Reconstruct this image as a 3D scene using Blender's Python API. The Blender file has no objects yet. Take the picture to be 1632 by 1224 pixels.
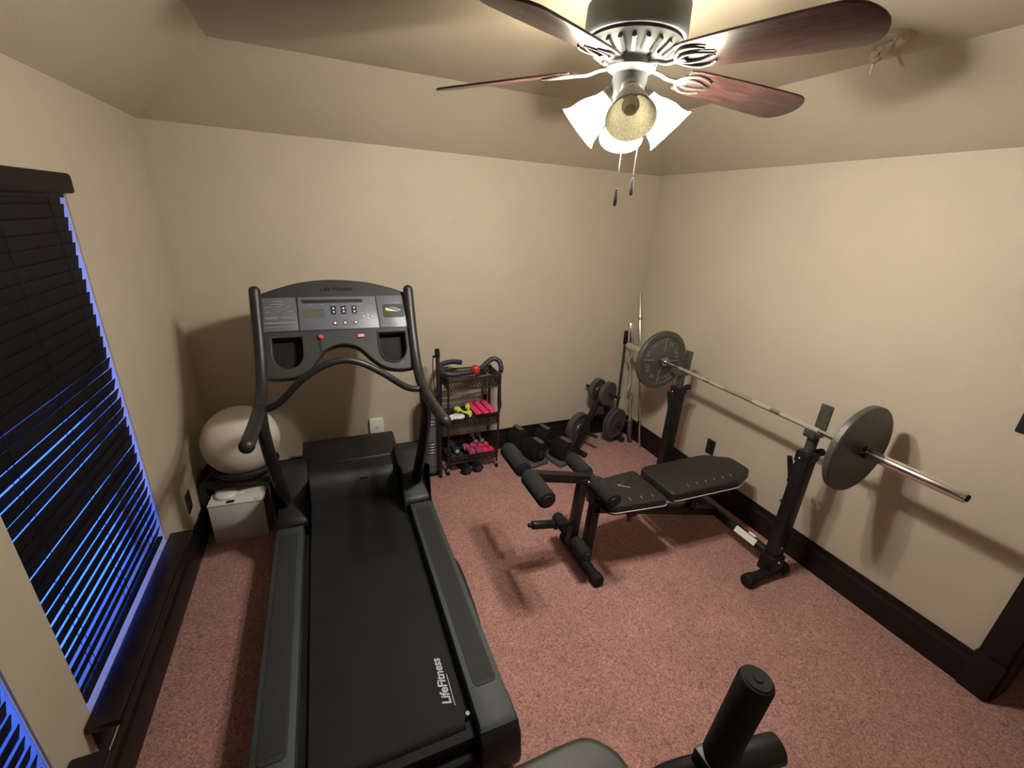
import bpy, bmesh, math, random
from mathutils import Vector, Matrix
random.seed(7)
V = Vector
C = bpy.context.scene.collection
# ------------------------------------------------------------ camera, world, exposure
FPX, YAW, PITCH, ROLL, EYE = 690.926, 0.417714, 0.370548, 0.058339, 1.9379
def cam():
    cy, sy, cp, sp = math.cos(YAW), math.sin(YAW), math.cos(PITCH), math.sin(PITCH)
    f = V((sy*cp, cy*cp, -sp)); r = V((cy, -sy, 0)); u = r.cross(f)
    c, s = math.cos(ROLL), math.sin(ROLL)
    R, U = r*c + u*s, u*c - r*s
    cd = bpy.data.cameras.new('camera'); cd.sensor_fit = 'HORIZONTAL'; cd.sensor_width = 36
    cd.lens = FPX/1632*36; cd.clip_start = .02
    o = bpy.data.objects.new('camera', cd); C.objects.link(o)
    m = Matrix((R, U, -f)).transposed().to_4x4(); m.translation = (0, 0, EYE)
    o.matrix_world = m; bpy.context.scene.camera = o
cam()
w = bpy.data.worlds.new('dusk'); bpy.context.scene.world = w; w.use_nodes = True
bg = w.node_tree.nodes['Background']; bg.inputs[0].default_value = (.038, .150, 1, 1); bg.inputs[1].default_value = 3.2
vs = bpy.context.scene.view_settings
vs.view_transform = 'Standard'; vs.look = 'None'; vs.gamma = 1; vs.use_curve_mapping = False
vs.exposure = 0.0
BULB_W = 31.5; BULB_COL = (1, .98, .95); GLOW = 100.0
# room dimensions (metres)
L, R, B, F, H = -.811, 2.604, 3.144, -.55, 2.30
CD, CZ = .43, 2.605        # width of the sloped ceiling band, height of the flat ceiling

# ------------------------------------------------------------ materials
MATS = {}
def mat(name, col, rough=.5, metal=0, bump=0, bscale=200, var=0, vscale=8, emit=None, es=0, spec=.5, trans=0, coat=0, sheen=0):
    if name in MATS: return MATS[name]
    m = bpy.data.materials.new(name); m.use_nodes = True; nt = m.node_tree; p = nt.nodes['Principled BSDF']
    p.inputs['Base Color'].default_value = (*col, 1); p.inputs['Roughness'].default_value = rough
    p.inputs['Metallic'].default_value = metal; p.inputs['Specular IOR Level'].default_value = spec
    if trans: p.inputs['Transmission Weight'].default_value = trans
    if coat: p.inputs['Coat Weight'].default_value = coat
    if sheen: p.inputs['Sheen Weight'].default_value = sheen
    if emit: p.inputs['Emission Color'].default_value = (*emit, 1); p.inputs['Emission Strength'].default_value = es
    tc = nt.nodes.new('ShaderNodeTexCoord')
    if var:
        n = nt.nodes.new('ShaderNodeTexNoise'); n.inputs['Scale'].default_value = vscale; n.inputs['Detail'].default_value = 5
        nt.links.new(tc.outputs['Object'], n.inputs['Vector'])
        r = nt.nodes.new('ShaderNodeValToRGB'); r.color_ramp.elements[0].position = .3; r.color_ramp.elements[1].position = .7
        r.color_ramp.elements[0].color = (*[c*(1-var) for c in col], 1); r.color_ramp.elements[1].color = (*[min(1, c*(1+var)) for c in col], 1)
        nt.links.new(n.outputs['Fac'], r.inputs['Fac']); nt.links.new(r.outputs['Color'], p.inputs['Base Color'])
    if bump:
        n = nt.nodes.new('ShaderNodeTexNoise'); n.inputs['Scale'].default_value = bscale; n.inputs['Detail'].default_value = 3
        nt.links.new(tc.outputs['Object'], n.inputs['Vector'])
        b = nt.nodes.new('ShaderNodeBump'); b.inputs['Strength'].default_value = bump; b.inputs['Distance'].default_value = .003
        nt.links.new(n.outputs['Fac'], b.inputs['Height']); nt.links.new(b.outputs['Normal'], p.inputs['Normal'])
    MATS[name] = m; return m
WALL = mat('wall_paint', (.480, .420, .330), .62, bump=.25, bscale=160, var=.03, vscale=3, spec=.3)
CEIL = mat('ceiling_paint', (.44, .38, .29), .75, bump=.3, bscale=120, var=.03, vscale=3, spec=.2)
TRIM = mat('espresso_wood', (.010, .0065, .006), .38, spec=.3, bump=.08, bscale=60, var=.3, vscale=12)
BLIND = mat('dark_blind_slat', (.006, .005, .004), .6, spec=.2, bump=.05, bscale=80, var=.2)
BLK = mat('black_plastic', (.010, .0105, .011), .45, spec=.35, bump=.15, bscale=500)
BLKR = mat('black_rubber', (.006, .006, .006), .75, spec=.25, bump=.2, bscale=300)
BLKM = mat('black_powdercoat', (.007, .007, .0075), .42, spec=.35, bump=.1, bscale=400)
FOAM = mat('black_foam', (.011, .0115, .0115), .9, spec=.2, bump=.6, bscale=350, var=.12, vscale=40)
VINYL = mat('black_vinyl', (.014, .0135, .012), .42, spec=.35, bump=.25, bscale=420)
PIPE = mat('white_piping', (.55, .53, .50), .5)
GREY = mat('grey_rail_plastic', (.034, .042, .041), .55, spec=.35, bump=.25, bscale=500)
PAD = mat('ribbed_tread_pad', (.020, .021, .021), .8, bump=.5, bscale=300)
BELT = mat('treadmill_belt', (.008, .008, .0078), .75, spec=.25, bump=.35, bscale=700, var=.12, vscale=9)
TUBE = mat('charcoal_tube', (.015, .015, .016), .42, spec=.4, bump=.1, bscale=400)
CHAR = mat('charcoal_plastic', (.022, .023, .024), .55, spec=.35, bump=.2, bscale=500)
PANEL = mat('blue_grey_panel', (.105, .115, .145), .4, var=.04, vscale=20)
PANEL2 = mat('grey_instruction_panel', (.10, .105, .11), .4, var=.05, vscale=20)
LIGHTG = mat('light_grey_print', (.45, .47, .50), .5)
WBTN = mat('white_button', (.75, .80, .85), .4)
RED = mat('red_plastic', (.60, .07, .06), .25)
PRED = mat('faded_red_plastic', (.70, .22, .22), .4)
LCD = mat('lcd_glass', (.10, .095, .085), .15)
CHROME = mat('chrome', (.85, .83, .80), .16, metal=1, bump=.02, bscale=100)
STEEL = mat('brushed_steel', (.50, .48, .44), .25, metal=1, bump=.05, bscale=300)
IRON = mat('grey_hammertone_iron', (.085, .078, .072), .38, metal=.35, bump=.45, bscale=170, var=.12, vscale=30)
IRONR = mat('raised_iron', (.22, .215, .20), .4, metal=.4, bump=.3, bscale=200)
IROND = mat('dark_iron', (.045, .042, .042), .42, metal=.3, bump=.4, bscale=200, var=.15, vscale=25)
WHITE = mat('white_card', (.62, .60, .60), .6, var=.03, vscale=6)
WPL = mat('white_plastic', (.72, .70, .68), .35)
BRN = mat('dark_brown_plate', (.035, .012, .010), .35)
BALL = mat('grey_vinyl_ball', (.60, .55, .50), .55, spec=.3, bump=.05, bscale=60)
WOOD = None
NAVY = mat('navy_foam_grip', (.018, .021, .045), .5, bump=.2, bscale=300)
REDB = mat('red_ball', (.45, .02, .02), .15, coat=.5)
PINK = mat('bright_pink_neoprene', (.75, .045, .14), .55, bump=.2, bscale=300)
MAUVE = mat('mauve_neoprene', (.45, .07, .20), .55, bump=.2, bscale=300)
NEON = mat('neon_yellow_neoprene', (.62, .72, .10), .5, bump=.2, bscale=300)
TEAL = mat('dark_teal_neoprene', (.018, .035, .042), .5, bump=.2, bscale=300)
CARTM = mat('brown_black_wire', (.030, .022, .020), .4, metal=.3)
LGREY = mat('worn_grey_vinyl', (.030, .033, .025), .5, spec=.35, bump=.2, bscale=300, var=.1, vscale=10)
ROLLG = mat('ribbed_grey_rubber', (.085, .085, .095), .4)
FANM = mat('pewter_fan_metal', (.085, .088, .086), .5, metal=.15, spec=.3, var=.1, vscale=20)
FAND = mat('hazed_pewter_housing', (.150, .166, .166), .5, metal=.1)  # pewter lightened: haze of the lamps' bloom is put into the colour
PLAST = mat('crumbling_plaster', (.40, .34, .26), .8, bump=.8, bscale=60)
def wood_mat():
    m = bpy.data.materials.new('walnut_blade'); m.use_nodes = True; nt = m.node_tree; p = nt.nodes['Principled BSDF']
    tc = nt.nodes.new('ShaderNodeTexCoord'); mp = nt.nodes.new('ShaderNodeMapping'); mp.inputs['Scale'].default_value = (2, 26, 10)
    n = nt.nodes.new('ShaderNodeTexNoise'); n.inputs['Scale'].default_value = 5; n.inputs['Detail'].default_value = 8; n.inputs['Distortion'].default_value = 1.2
    r = nt.nodes.new('ShaderNodeValToRGB'); r.color_ramp.elements[0].position = .35; r.color_ramp.elements[1].position = .62
    r.color_ramp.elements[0].color = (.034, .017, .016, 1); r.color_ramp.elements[1].color = (.100, .048, .041, 1)
    nt.links.new(tc.outputs['Object'], mp.inputs[0]); nt.links.new(mp.outputs[0], n.inputs['Vector']); nt.links.new(n.outputs['Fac'], r.inputs[0])
    nt.links.new(r.outputs[0], p.inputs['Base Color']); p.inputs['Roughness'].default_value = .34
    return m
WOOD = wood_mat()
def carpet_mat():
    m = bpy.data.materials.new('rose_carpet'); m.use_nodes = True; nt = m.node_tree; p = nt.nodes['Principled BSDF']; lk = nt.links.new
    tc = nt.nodes.new('ShaderNodeTexCoord')
    def noise(s, d, dist=0, rough=.6):
        n = nt.nodes.new('ShaderNodeTexNoise'); n.inputs['Scale'].default_value = s; n.inputs['Detail'].default_value = d
        n.inputs['Distortion'].default_value = dist; n.inputs['Roughness'].default_value = rough; lk(tc.outputs['Object'], n.inputs['Vector']); return n
    a = noise(46, 3, 2.4); b = noise(130, 3, 1.0); c = noise(2.6, 3)
    mx = nt.nodes.new('ShaderNodeMix'); mx.data_type = 'FLOAT'; mx.inputs[0].default_value = .42
    lk(a.outputs['Fac'], mx.inputs[2]); lk(b.outputs['Fac'], mx.inputs[3])
    r = nt.nodes.new('ShaderNodeValToRGB'); e = r.color_ramp.elements
    e[0].position = .37; e[0].color = (.19, .092, .080, 1); e[1].position = .63; e[1].color = (.60, .325, .280, 1)
    lk(mx.outputs[0], r.inputs[0])
    r2 = nt.nodes.new('ShaderNodeValToRGB'); e = r2.color_ramp.elements
    e[0].position = .35; e[0].color = (.86, .86, .86, 1); e[1].position = .65; e[1].color = (1, 1, 1, 1); lk(c.outputs['Fac'], r2.inputs[0])
    ml = nt.nodes.new('ShaderNodeMix'); ml.data_type = 'RGBA'; ml.blend_type = 'MULTIPLY'; ml.inputs[0].default_value = 1
    lk(r.outputs[0], ml.inputs[6]); lk(r2.outputs[0], ml.inputs[7]); lk(ml.outputs[2], p.inputs['Base Color'])
    bp = nt.nodes.new('ShaderNodeBump'); bp.inputs['Strength'].default_value = .9; bp.inputs['Distance'].default_value = .010
    lk(mx.outputs[0], bp.inputs['Height']); lk(bp.outputs[0], p.inputs['Normal'])
    p.inputs['Roughness'].default_value = 1; p.inputs['Specular IOR Level'].default_value = .1; p.inputs['Sheen Weight'].default_value = .15
    return m
CARPET = carpet_mat()
def glass_mat():
    m = bpy.data.materials.new('window_glass'); m.use_nodes = True; nt = m.node_tree
    for n in list(nt.nodes):
        if n.type == 'BSDF_PRINCIPLED': nt.nodes.remove(n)
    out = nt.nodes['Material Output']; t = nt.nodes.new('ShaderNodeBsdfTransparent'); g = nt.nodes.new('ShaderNodeBsdfGlossy'); g.inputs['Roughness'].default_value = .02
    mx = nt.nodes.new('ShaderNodeMixShader'); mx.inputs[0].default_value = .06
    nt.links.new(t.outputs[0], mx.inputs[1]); nt.links.new(g.outputs[0], mx.inputs[2]); nt.links.new(mx.outputs[0], out.inputs[0])
    return m
GLASS = glass_mat()
def shade_mat(lit):
    m = bpy.data.materials.new('frosted_shade_lit' if lit else 'frosted_shade_unlit'); m.use_nodes = True; nt = m.node_tree; p = nt.nodes['Principled BSDF']
    tc = nt.nodes.new('ShaderNodeTexCoord'); v = nt.nodes.new('ShaderNodeTexVoronoi'); v.inputs['Scale'].default_value = 90 if lit else 150
    nt.links.new(tc.outputs['Object'], v.inputs['Vector']); b = nt.nodes.new('ShaderNodeBump'); b.inputs['Strength'].default_value = .5; b.inputs['Distance'].default_value = .002
    nt.links.new(v.outputs['Distance'], b.inputs['Height']); nt.links.new(b.outputs[0], p.inputs['Normal'])
    p.inputs['Roughness'].default_value = .45
    if lit:
        p.inputs['Base Color'].default_value = (.8, .76, .66, 1)
        p.inputs['Emission Color'].default_value = (1, .90, .72, 1); p.inputs['Emission Strength'].default_value = GLOW
    else:
        cr = nt.nodes.new('ShaderNodeValToRGB'); cr.color_ramp.elements[0].position = .25; cr.color_ramp.elements[1].position = .6
        cr.color_ramp.elements[0].color = (.55, .54, .48, 1); cr.color_ramp.elements[1].color = (.40, .385, .31, 1)
        nt.links.new(v.outputs['Distance'], cr.inputs[0]); nt.links.new(cr.outputs[0], p.inputs['Base Color'])
        out = nt.nodes['Material Output']; t = nt.nodes.new('ShaderNodeBsdfTranslucent'); nt.links.new(cr.outputs[0], t.inputs[0])
        mx = nt.nodes.new('ShaderNodeMixShader'); mx.inputs[0].default_value = .35
        nt.links.new(p.outputs[0], mx.inputs[1]); nt.links.new(t.outputs[0], mx.inputs[2]); nt.links.new(mx.outputs[0], out.inputs[0])
    return m
SH_ON, SH_OFF = shade_mat(True), shade_mat(False)
BULB_ON = mat('lit_bulb', (1, .95, .8), .3, emit=(1, .9, .7), es=40)
BULB_OFF = mat('clear_bulb_glass', (.80, .78, .68), .1, trans=.6)

# ------------------------------------------------------------ mesh helpers
def frame(p0, p1, up=(0, 0, 1)):
    z = (V(p1) - V(p0)); ln = z.length; z.normalize(); up = V(up)
    if abs(z.dot(up)) > .98: up = V((0, 1, 0)) if abs(z.y) < .9 else V((1, 0, 0))
    x = up.cross(z).normalized(); y = z.cross(x)
    m = Matrix((x, y, z)).transposed().to_4x4(); m.translation = V(p0)
    return m, ln
def catmull(pts, n=8, closed=False):
    pts = [V(p) for p in pts]; out = []; N = len(pts)
    rng = range(N if closed else N-1)
    for i in rng:
        if closed: a, b, c, d = pts[(i-1) % N], pts[i], pts[(i+1) % N], pts[(i+2) % N]
        else: a, b, c, d = pts[max(i-1, 0)], pts[i], pts[i+1], pts[min(i+2, N-1)]
        for k in range(n):
            t = k/n; out.append(.5*((2*b) + (c-a)*t + (2*a-5*b+4*c-d)*t*t + (3*b-a-3*c+d)*t**3))
    if not closed: out.append(pts[-1])
    return out
class MB:
    def __init__(s): s.bm = bmesh.new()
    def _add(s, b2, M=None):
        if M is not None: b2.transform(M)
        me = bpy.data.meshes.new('tmp'); b2.to_mesh(me); s.bm.from_mesh(me); bpy.data.meshes.remove(me); b2.free(); return s
    def box(s, c, d, M=None, bev=0, seg=2):
        b = bmesh.new(); bmesh.ops.create_cube(b, size=1)
        bmesh.ops.scale(b, vec=d, verts=b.verts); bmesh.ops.translate(b, vec=c, verts=b.verts)
        if bev: bmesh.ops.bevel(b, geom=b.edges[:], offset=min(bev, min(d)*.49), segments=seg, profile=.5, affect='EDGES')
        return s._add(b, M)
    def bb(s, x0, x1, y0, y1, z0, z1, bev=0, M=None, seg=2): return s.box(((x0+x1)/2, (y0+y1)/2, (z0+z1)/2), (x1-x0, y1-y0, z1-z0), M, bev, seg)
    def bar(s, p0, p1, wx, wy, up=(0, 0, 1), bev=.004, taper=1):
        M, ln = frame(p0, p1, up); b = bmesh.new(); bmesh.ops.create_cube(b, size=1)
        bmesh.ops.scale(b, vec=(wx, wy, ln), verts=b.verts); bmesh.ops.translate(b, vec=(0, 0, ln/2), verts=b.verts)
        for v in b.verts:
            if v.co.z > ln*.5: v.co.x *= taper; v.co.y *= taper
        if bev: bmesh.ops.bevel(b, geom=b.edges[:], offset=bev, segments=2, profile=.5, affect='EDGES')
        return s._add(b, M)
    def lathe(s, prof, M=None, seg=32):
        b = bmesh.new(); rings = []
        for (r, z) in prof:
            if r < 1e-6: rings.append([b.verts.new((0, 0, z))])
            else: rings.append([b.verts.new((r*math.cos(2*math.pi*k/seg), r*math.sin(2*math.pi*k/seg), z)) for k in range(seg)])
        for a, c in zip(rings, rings[1:]):
            for k in range(seg):
                k2 = (k+1) % seg
                if len(a) == 1 and len(c) == 1: continue
                if len(a) == 1: b.faces.new((a[0], c[k], c[k2]))
                elif len(c) == 1: b.faces.new((a[k], a[k2], c[0]))
                else: b.faces.new((a[k], a[k2], c[k2], c[k]))
        bmesh.ops.recalc_face_normals(b, faces=b.faces)
        return s._add(b, M)
    def cyl(s, p0, p1, r, r2=None, seg=24, bev=0):
        M, ln = frame(p0, p1); r2 = r if r2 is None else r2
        if bev: pr = [(0, 0), (r-bev, 0), (r-bev*.3, bev*.3), (r, bev), (r2, ln-bev), (r2-bev*.3, ln-bev*.3), (r2-bev, ln), (0, ln)]
        else: pr = [(0, 0), (r, 0), (r2, ln), (0, ln)]
        return s.lathe(pr, M, seg)
    def tube(s, pts, r, seg=12, sm=0, closed=False, flat=1, rad=None):
        pts = [V(p) for p in pts]
        if sm: pts = catmull(pts, sm, closed)
        N = len(pts); b = bmesh.new(); rings = []; prev = None
        for i, p in enumerate(pts):
            if closed: t = pts[(i+1) % N] - pts[i-1]
            else: t = pts[min(i+1, N-1)] - pts[max(i-1, 0)]
            t.normalize()
            if prev is None:
                up = V((0, 0, 1)) if abs(t.z) < .9 else V((0, 1, 0)); x = up.cross(t).normalized()
            else: x = (prev - t*prev.dot(t)).normalized()
            prev = x; y = t.cross(x); rr = r if rad is None else r*rad(i/(N-1))
            rings.append([b.verts.new(p + rr*(x*math.cos(2*math.pi*k/seg) + y*flat*math.sin(2*math.pi*k/seg))) for k in range(seg)])
        pr = list(zip(rings, rings[1:])) + ([(rings[-1], rings[0])] if closed else [])
        for a, c in pr:
            for k in range(seg): b.faces.new((a[k], a[(k+1) % seg], c[(k+1) % seg], c[k]))
        if not closed: b.faces.new(rings[0]); b.faces.new(rings[-1])
        bmesh.ops.recalc_face_normals(b, faces=b.faces)
        return s._add(b)
    def sph(s, c, r, sc=(1, 1, 1), M=None, u=24, v=16):
        b = bmesh.new(); bmesh.ops.create_uvsphere(b, u_segments=u, v_segments=v, radius=r)
        bmesh.ops.scale(b, vec=sc, verts=b.verts); bmesh.ops.translate(b, vec=c, verts=b.verts)
        return s._add(b, M)
    def prism(s, poly, d0, d1, M=None, bev=0, seg=2):
        b = bmesh.new(); lo = [b.verts.new((x, y, d0)) for x, y in poly]; hi = [b.verts.new((x, y, d1)) for x, y in poly]; n = len(poly)
        b.faces.new(lo[::-1]); b.faces.new(hi)
        for k in range(n): b.faces.new((lo[k], lo[(k+1) % n], hi[(k+1) % n], hi[k]))
        bmesh.ops.recalc_face_normals(b, faces=b.faces)
        if bev: bmesh.ops.bevel(b, geom=[e for e in b.edges if abs(e.verts[0].co.z-e.verts[1].co.z) < 1e-6], offset=bev, segments=seg, profile=.5, affect='EDGES')
        return s._add(b, M)
    def curve(s, outlines, depth, bevel, M=None):
        cu = bpy.data.curves.new('t', 'CURVE'); cu.dimensions = '2D'; cu.fill_mode = 'BOTH'
        cu.extrude = depth/2-bevel; cu.bevel_depth = bevel; cu.bevel_resolution = 2
        for o in outlines:
            sp = cu.splines.new('POLY'); sp.points.add(len(o)-1); sp.use_cyclic_u = True
            for p, q in zip(sp.points, o): p.co = (q[0], q[1], 0, 1)
        return s._obj(cu, M)
    def text(s, txt, size, ext, M=None, bold=0, align='CENTER', shear=0):
        cu = bpy.data.curves.new('t', 'FONT'); cu.body = txt; cu.size = size; cu.extrude = ext; cu.align_x = align; cu.offset = bold; cu.shear = shear
        return s._obj(cu, M)
    def _obj(s, cu, M):
        o = bpy.data.objects.new('t', cu); C.objects.link(o); bpy.context.view_layer.update()
        me = bpy.data.meshes.new_from_object(o.evaluated_get(bpy.context.evaluated_depsgraph_get()))
        bpy.data.objects.remove(o); bpy.data.curves.remove(cu)
        if M is not None: me.transform(M)
        s.bm.from_mesh(me); bpy.data.meshes.remove(me); return s
    def build(s, name, m, parent=None, world=True, ang=35, sub=0):
        bm = s.bm
        if world and parent is not None:
            root = parent
            while root.parent: root = root.parent
            bm.transform(root.matrix_basis.inverted())
        me = bpy.data.meshes.new(name); bm.to_mesh(me); bm.free(); me.materials.append(m)
        me.polygons.foreach_set('use_smooth', [True]*len(me.polygons)); me.set_sharp_from_angle(angle=math.radians(ang))
        o = bpy.data.objects.new(name, me); C.objects.link(o)
        if parent is not None: o.parent = parent
        if sub:
            md = o.modifiers.new('s', 'SUBSURF'); md.levels = sub; md.render_levels = sub
        return o
def tag(o, label, cat, group=None):
    o['label'] = label; o['category'] = cat
    if group: o['group'] = group
    return o
def T(name, label, cat, loc=(0, 0, 0), rz=0, group=None, rot=None):
    o = bpy.data.objects.new(name, None); C.objects.link(o); o.empty_display_size = .05
    o.location = loc; o.rotation_euler = rot if rot else (0, 0, rz)
    o.matrix_basis = Matrix.Translation(loc) @ (rot.to_matrix().to_4x4() if rot else Matrix.Rotation(rz, 4, 'Z'))
    return tag(o, label, cat, group)
def struct(name, mb, m, parent=None):
    o = mb.build(name, m, parent)
    if parent is None: o['kind'] = 'structure'
    return o
def dup(src, M, label=None, group=None):
    def cp(o, par):
        c = o.copy(); C.objects.link(c); c.parent = par
        for ch in o.children: cp(ch, c)
        return c
    c = cp(src, None); c.matrix_basis = M
    if label: c['label'] = label
    if group: c['group'] = group
    return c
def rrect(x0, x1, y0, y1, r, n=6):
    out = []
    for cx, cy, a0 in ((x1-r, y0+r, -90), (x1-r, y1-r, 0), (x0+r, y1-r, 90), (x0+r, y0+r, 180)):
        for k in range(n+1):
            a = math.radians(a0+90*k/n); out.append((cx+r*math.cos(a), cy+r*math.sin(a)))
    return out
def roundpoly(pts, r, n=5):
    out = []; N = len(pts)
    for i in range(N):
        p, a, b = V(pts[i]), V(pts[i-1]), V(pts[(i+1) % N]); rr = r[i] if isinstance(r, (list, tuple)) else r
        u, v = (a-p).normalized(), (b-p).normalized(); s, e = p+u*rr, p+v*rr
        for k in range(n+1):
            t = k/n; q = s*(1-t)**2 + p*2*t*(1-t) + e*t*t; out.append((q.x, q.y))
    return out

# ------------------------------------------------------------ room shell
struct('floor', MB().bb(L-.15, 4.2, F-.15, B+.15, -.08, 0), CARPET)
WT = .15
W1, W2, WZ0, WZ1 = (1.32, 2.15), (.28, 1.13), .395, 1.96
mb = MB()
ys = [F-WT, W2[0], W2[1], W1[0], W1[1], B+WT]
for i in range(5):
    if i in (1, 3):
        mb.bb(L-WT, L, ys[i], ys[i+1], 0, WZ0-.03); mb.bb(L-WT, L, ys[i], ys[i+1], WZ1, CZ+.1)
    else: mb.bb(L-WT, L, ys[i], ys[i+1], 0, CZ+.1)
struct('wall_left', mb, WALL)
struct('wall_back', MB().bb(L, R, B, B+WT, 0, CZ+.1), WALL)
D0, D1, DZ = -.48, .345, 2.04
struct('wall_right', MB().bb(R, R+WT, D1, B+WT, 0, CZ+.1).bb(R, R+WT, D0, D1, DZ, CZ+.1).bb(R, R+WT, F-WT, D0, 0, CZ+.1), WALL)
struct('wall_front', MB().bb(L, R, F-WT, F, 0, CZ+.1), WALL)
struct('wall_hall', MB().bb(R+WT, 4.2, 1.2, 1.3, 0, 2.5).bb(R+WT, 4.2, F-.25, F-.15, 0, 2.5).bb(4.2, 4.3, F-.25, 1.3, 0, 2.6).bb(R+WT, 4.3, F-.25, 1.3, 2.5, 2.6), WALL)
# ceiling: flat centre with four sloped bands
b = bmesh.new()
o4 = [b.verts.new(p) for p in ((L, F, H), (R, F, H), (R, B, H), (L, B, H))]
i4 = [b.verts.new(p) for p in ((L+CD, F+CD, CZ), (R-CD, F+CD, CZ), (R-CD, B-CD, CZ), (L+CD, B-CD, CZ))]
for k in range(4): b.faces.new((o4[k], i4[k], i4[(k+1) % 4], o4[(k+1) % 4]))
b.faces.new(i4[::-1]); bmesh.ops.recalc_face_normals(b, faces=b.faces)
u4 = [b.verts.new(p) for p in ((L, F, CZ+.1), (R, F, CZ+.1), (R, B, CZ+.1), (L, B, CZ+.1))]
b.faces.new(u4)
for k in range(4): b.faces.new((o4[k], o4[(k+1) % 4], u4[(k+1) % 4], u4[k]))
bmesh.ops.recalc_face_normals(b, faces=b.faces)
mb = MB(); mb.bm.free(); mb.bm = b; struct('ceiling', mb, CEIL)
# baseboards
BP = [(0, 0), (.019, 0), (.019, .132), (.016, .140), (.011, .148), (.009, .160), (.011, .172), (.008, .186), (0, .186)]
def baseboard(name, a, c, nrm):
    a, c, nrm = V(a), V(c), V(nrm); d = (c-a); ln = d.length; d.normalize()
    m = Matrix((nrm, V((0, 0, 1)), d)).transposed().to_4x4(); m.translation = a
    if m.to_3x3().determinant() < 0:
        m = Matrix((nrm, V((0, 0, 1)), -d)).transposed().to_4x4(); m.translation = c
    struct(name, MB().prism(BP, 0, ln, m), TRIM)
baseboard('baseboard_back', (L, B, 0), (R, B, 0), (0, -1, 0))
baseboard('baseboard_right', (R, .43, 0), (R, B, 0), (-1, 0, 0))
baseboard('baseboard_left', (L, F, 0), (L, B, 0), (1, 0, 0))
baseboard('baseboard_front', (L, F, 0), (R, F, 0), (0, 1, 0))
# doorway casing with plinth blocks
mb = MB()
for y0, y1 in ((D1-.004, D1+.09), (D0-.066, D0+.004)):
    mb.bb(R-.022, R, y0, y1, .21, DZ+.09, .004).bb(R-.032, R, y0-.004, y1+.006, 0, .215, .004)
mb.bb(R-.022, R, D0-.066, D1+.09, DZ, DZ+.09, .004)
mb.bb(R-.002, R+WT+.01, D1-.018, D1+.001, 0, DZ).bb(R-.002, R+WT+.01, D0-.001, D0+.018, 0, DZ).bb(R-.002, R+WT+.01, D0, D1, DZ-.018, DZ+.001)
struct('door_1', mb, TRIM)
# windows
def window(n, y0, y1, odd):
    mb = MB(); x = L-WT+.02
    for a in (y0, y1-.035): mb.bb(x-.02, x+.02, a, a+.035, WZ0-.03, WZ1)
    for z in (WZ0-.03, WZ1-.035, (WZ0+WZ1)/2): mb.bb(x-.02, x+.02, y0, y1, z, z+.035)
    fr = struct('window_%d' % n, mb, WPL)
    MB().bb(x-.003, x+.003, y0+.03, y1-.03, WZ0, WZ1-.03).build('window_glass', GLASS, fr)
    # stool and apron
    for ya, yb in ((y0, y0+.003), (y1-.003, y1)): MB().bb(L-.115, L-.006, ya, yb, WZ0, WZ1).build('added_jamb_liner', mat('added_white_jamb', (.72, .72, .72), .5), fr)  # white liners added over the jambs to catch more blue dusk light
    s = struct('trim_%d' % n, MB().bb(L, L+.092, y0-.055, y1+.055, WZ0-.03, WZ0, .008), TRIM)
    MB().bb(L-.115, L+.001, y0, y1, WZ0-.03, WZ0-.001).build('inner_sill', mat('vinyl_sill', (.42, .42, .42), .4), s)
    MB().bb(L, L+.018, y0-.03, y1+.03, WZ0-.165, WZ0-.03, .003).build('apron', TRIM, s)
    t = T('window_blind', ('dark slat blind on the far window, blue dusk light leaking through its lower slats' if n == 1 else
          'dark slat blind on the near window, only its corner showing at bottom left'), 'blind', (L-.04, (y0+y1)/2, WZ0))
    mb = MB(); z = WZ1-.052; i = 0; xc = L-.012
    while z > WZ0+.052:
        th = math.radians(79.5 + random.uniform(-.6, .6) - odd.get(i, 0) - min(9, max(0, (.92-z))*19))
        dx, dz = math.cos(th), math.sin(th); j = random.uniform(-.002, .002)
        e = .004 + random.uniform(0, .009)
        # each slat tips with its room-side edge up
        M = Matrix(((dx, 0, -dz, xc), (0, 1, 0, 0), (dz, 0, dx, z+j), (0, 0, 0, 1)))
        mb.bb(-.0252, .0252, y0+.008, y1-e-.010, -.0013, .0013, M=M)
        z -= .0435; i += 1
    mb.build('slats', BLIND, t)
    MB().bb(xc-.012, xc+.010, y0+.01, y1-.02, WZ0+.030, WZ0+.045, .004).build('bottom_rail', BLIND, t)
    MB().bb(xc-.03, xc+.011, y0+.006, y1-.01, WZ1-.05, WZ1-.002, .003).build('head_rail', BLIND, t)
    MB().bb(L-.02, L+.030, y0-.012, y1+.002, WZ1-.035, WZ1+.030, .010, seg=3).build('valance', BLIND, t)
    mb = MB()
    for f in (.14, .5, .86):
        y = y0+(y1-y0)*f
        for dxx in (-.008, .008): mb.cyl((xc+dxx, y, WZ0+.04), (xc+dxx, y, WZ1-.03), .0012, seg=6)
    mb.build('ladder_cords', BLKR, t)
window(1, *W1, {14: 8, 16: 6, 17: 9, 19: 5})
window(2, *W2, {})

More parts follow.
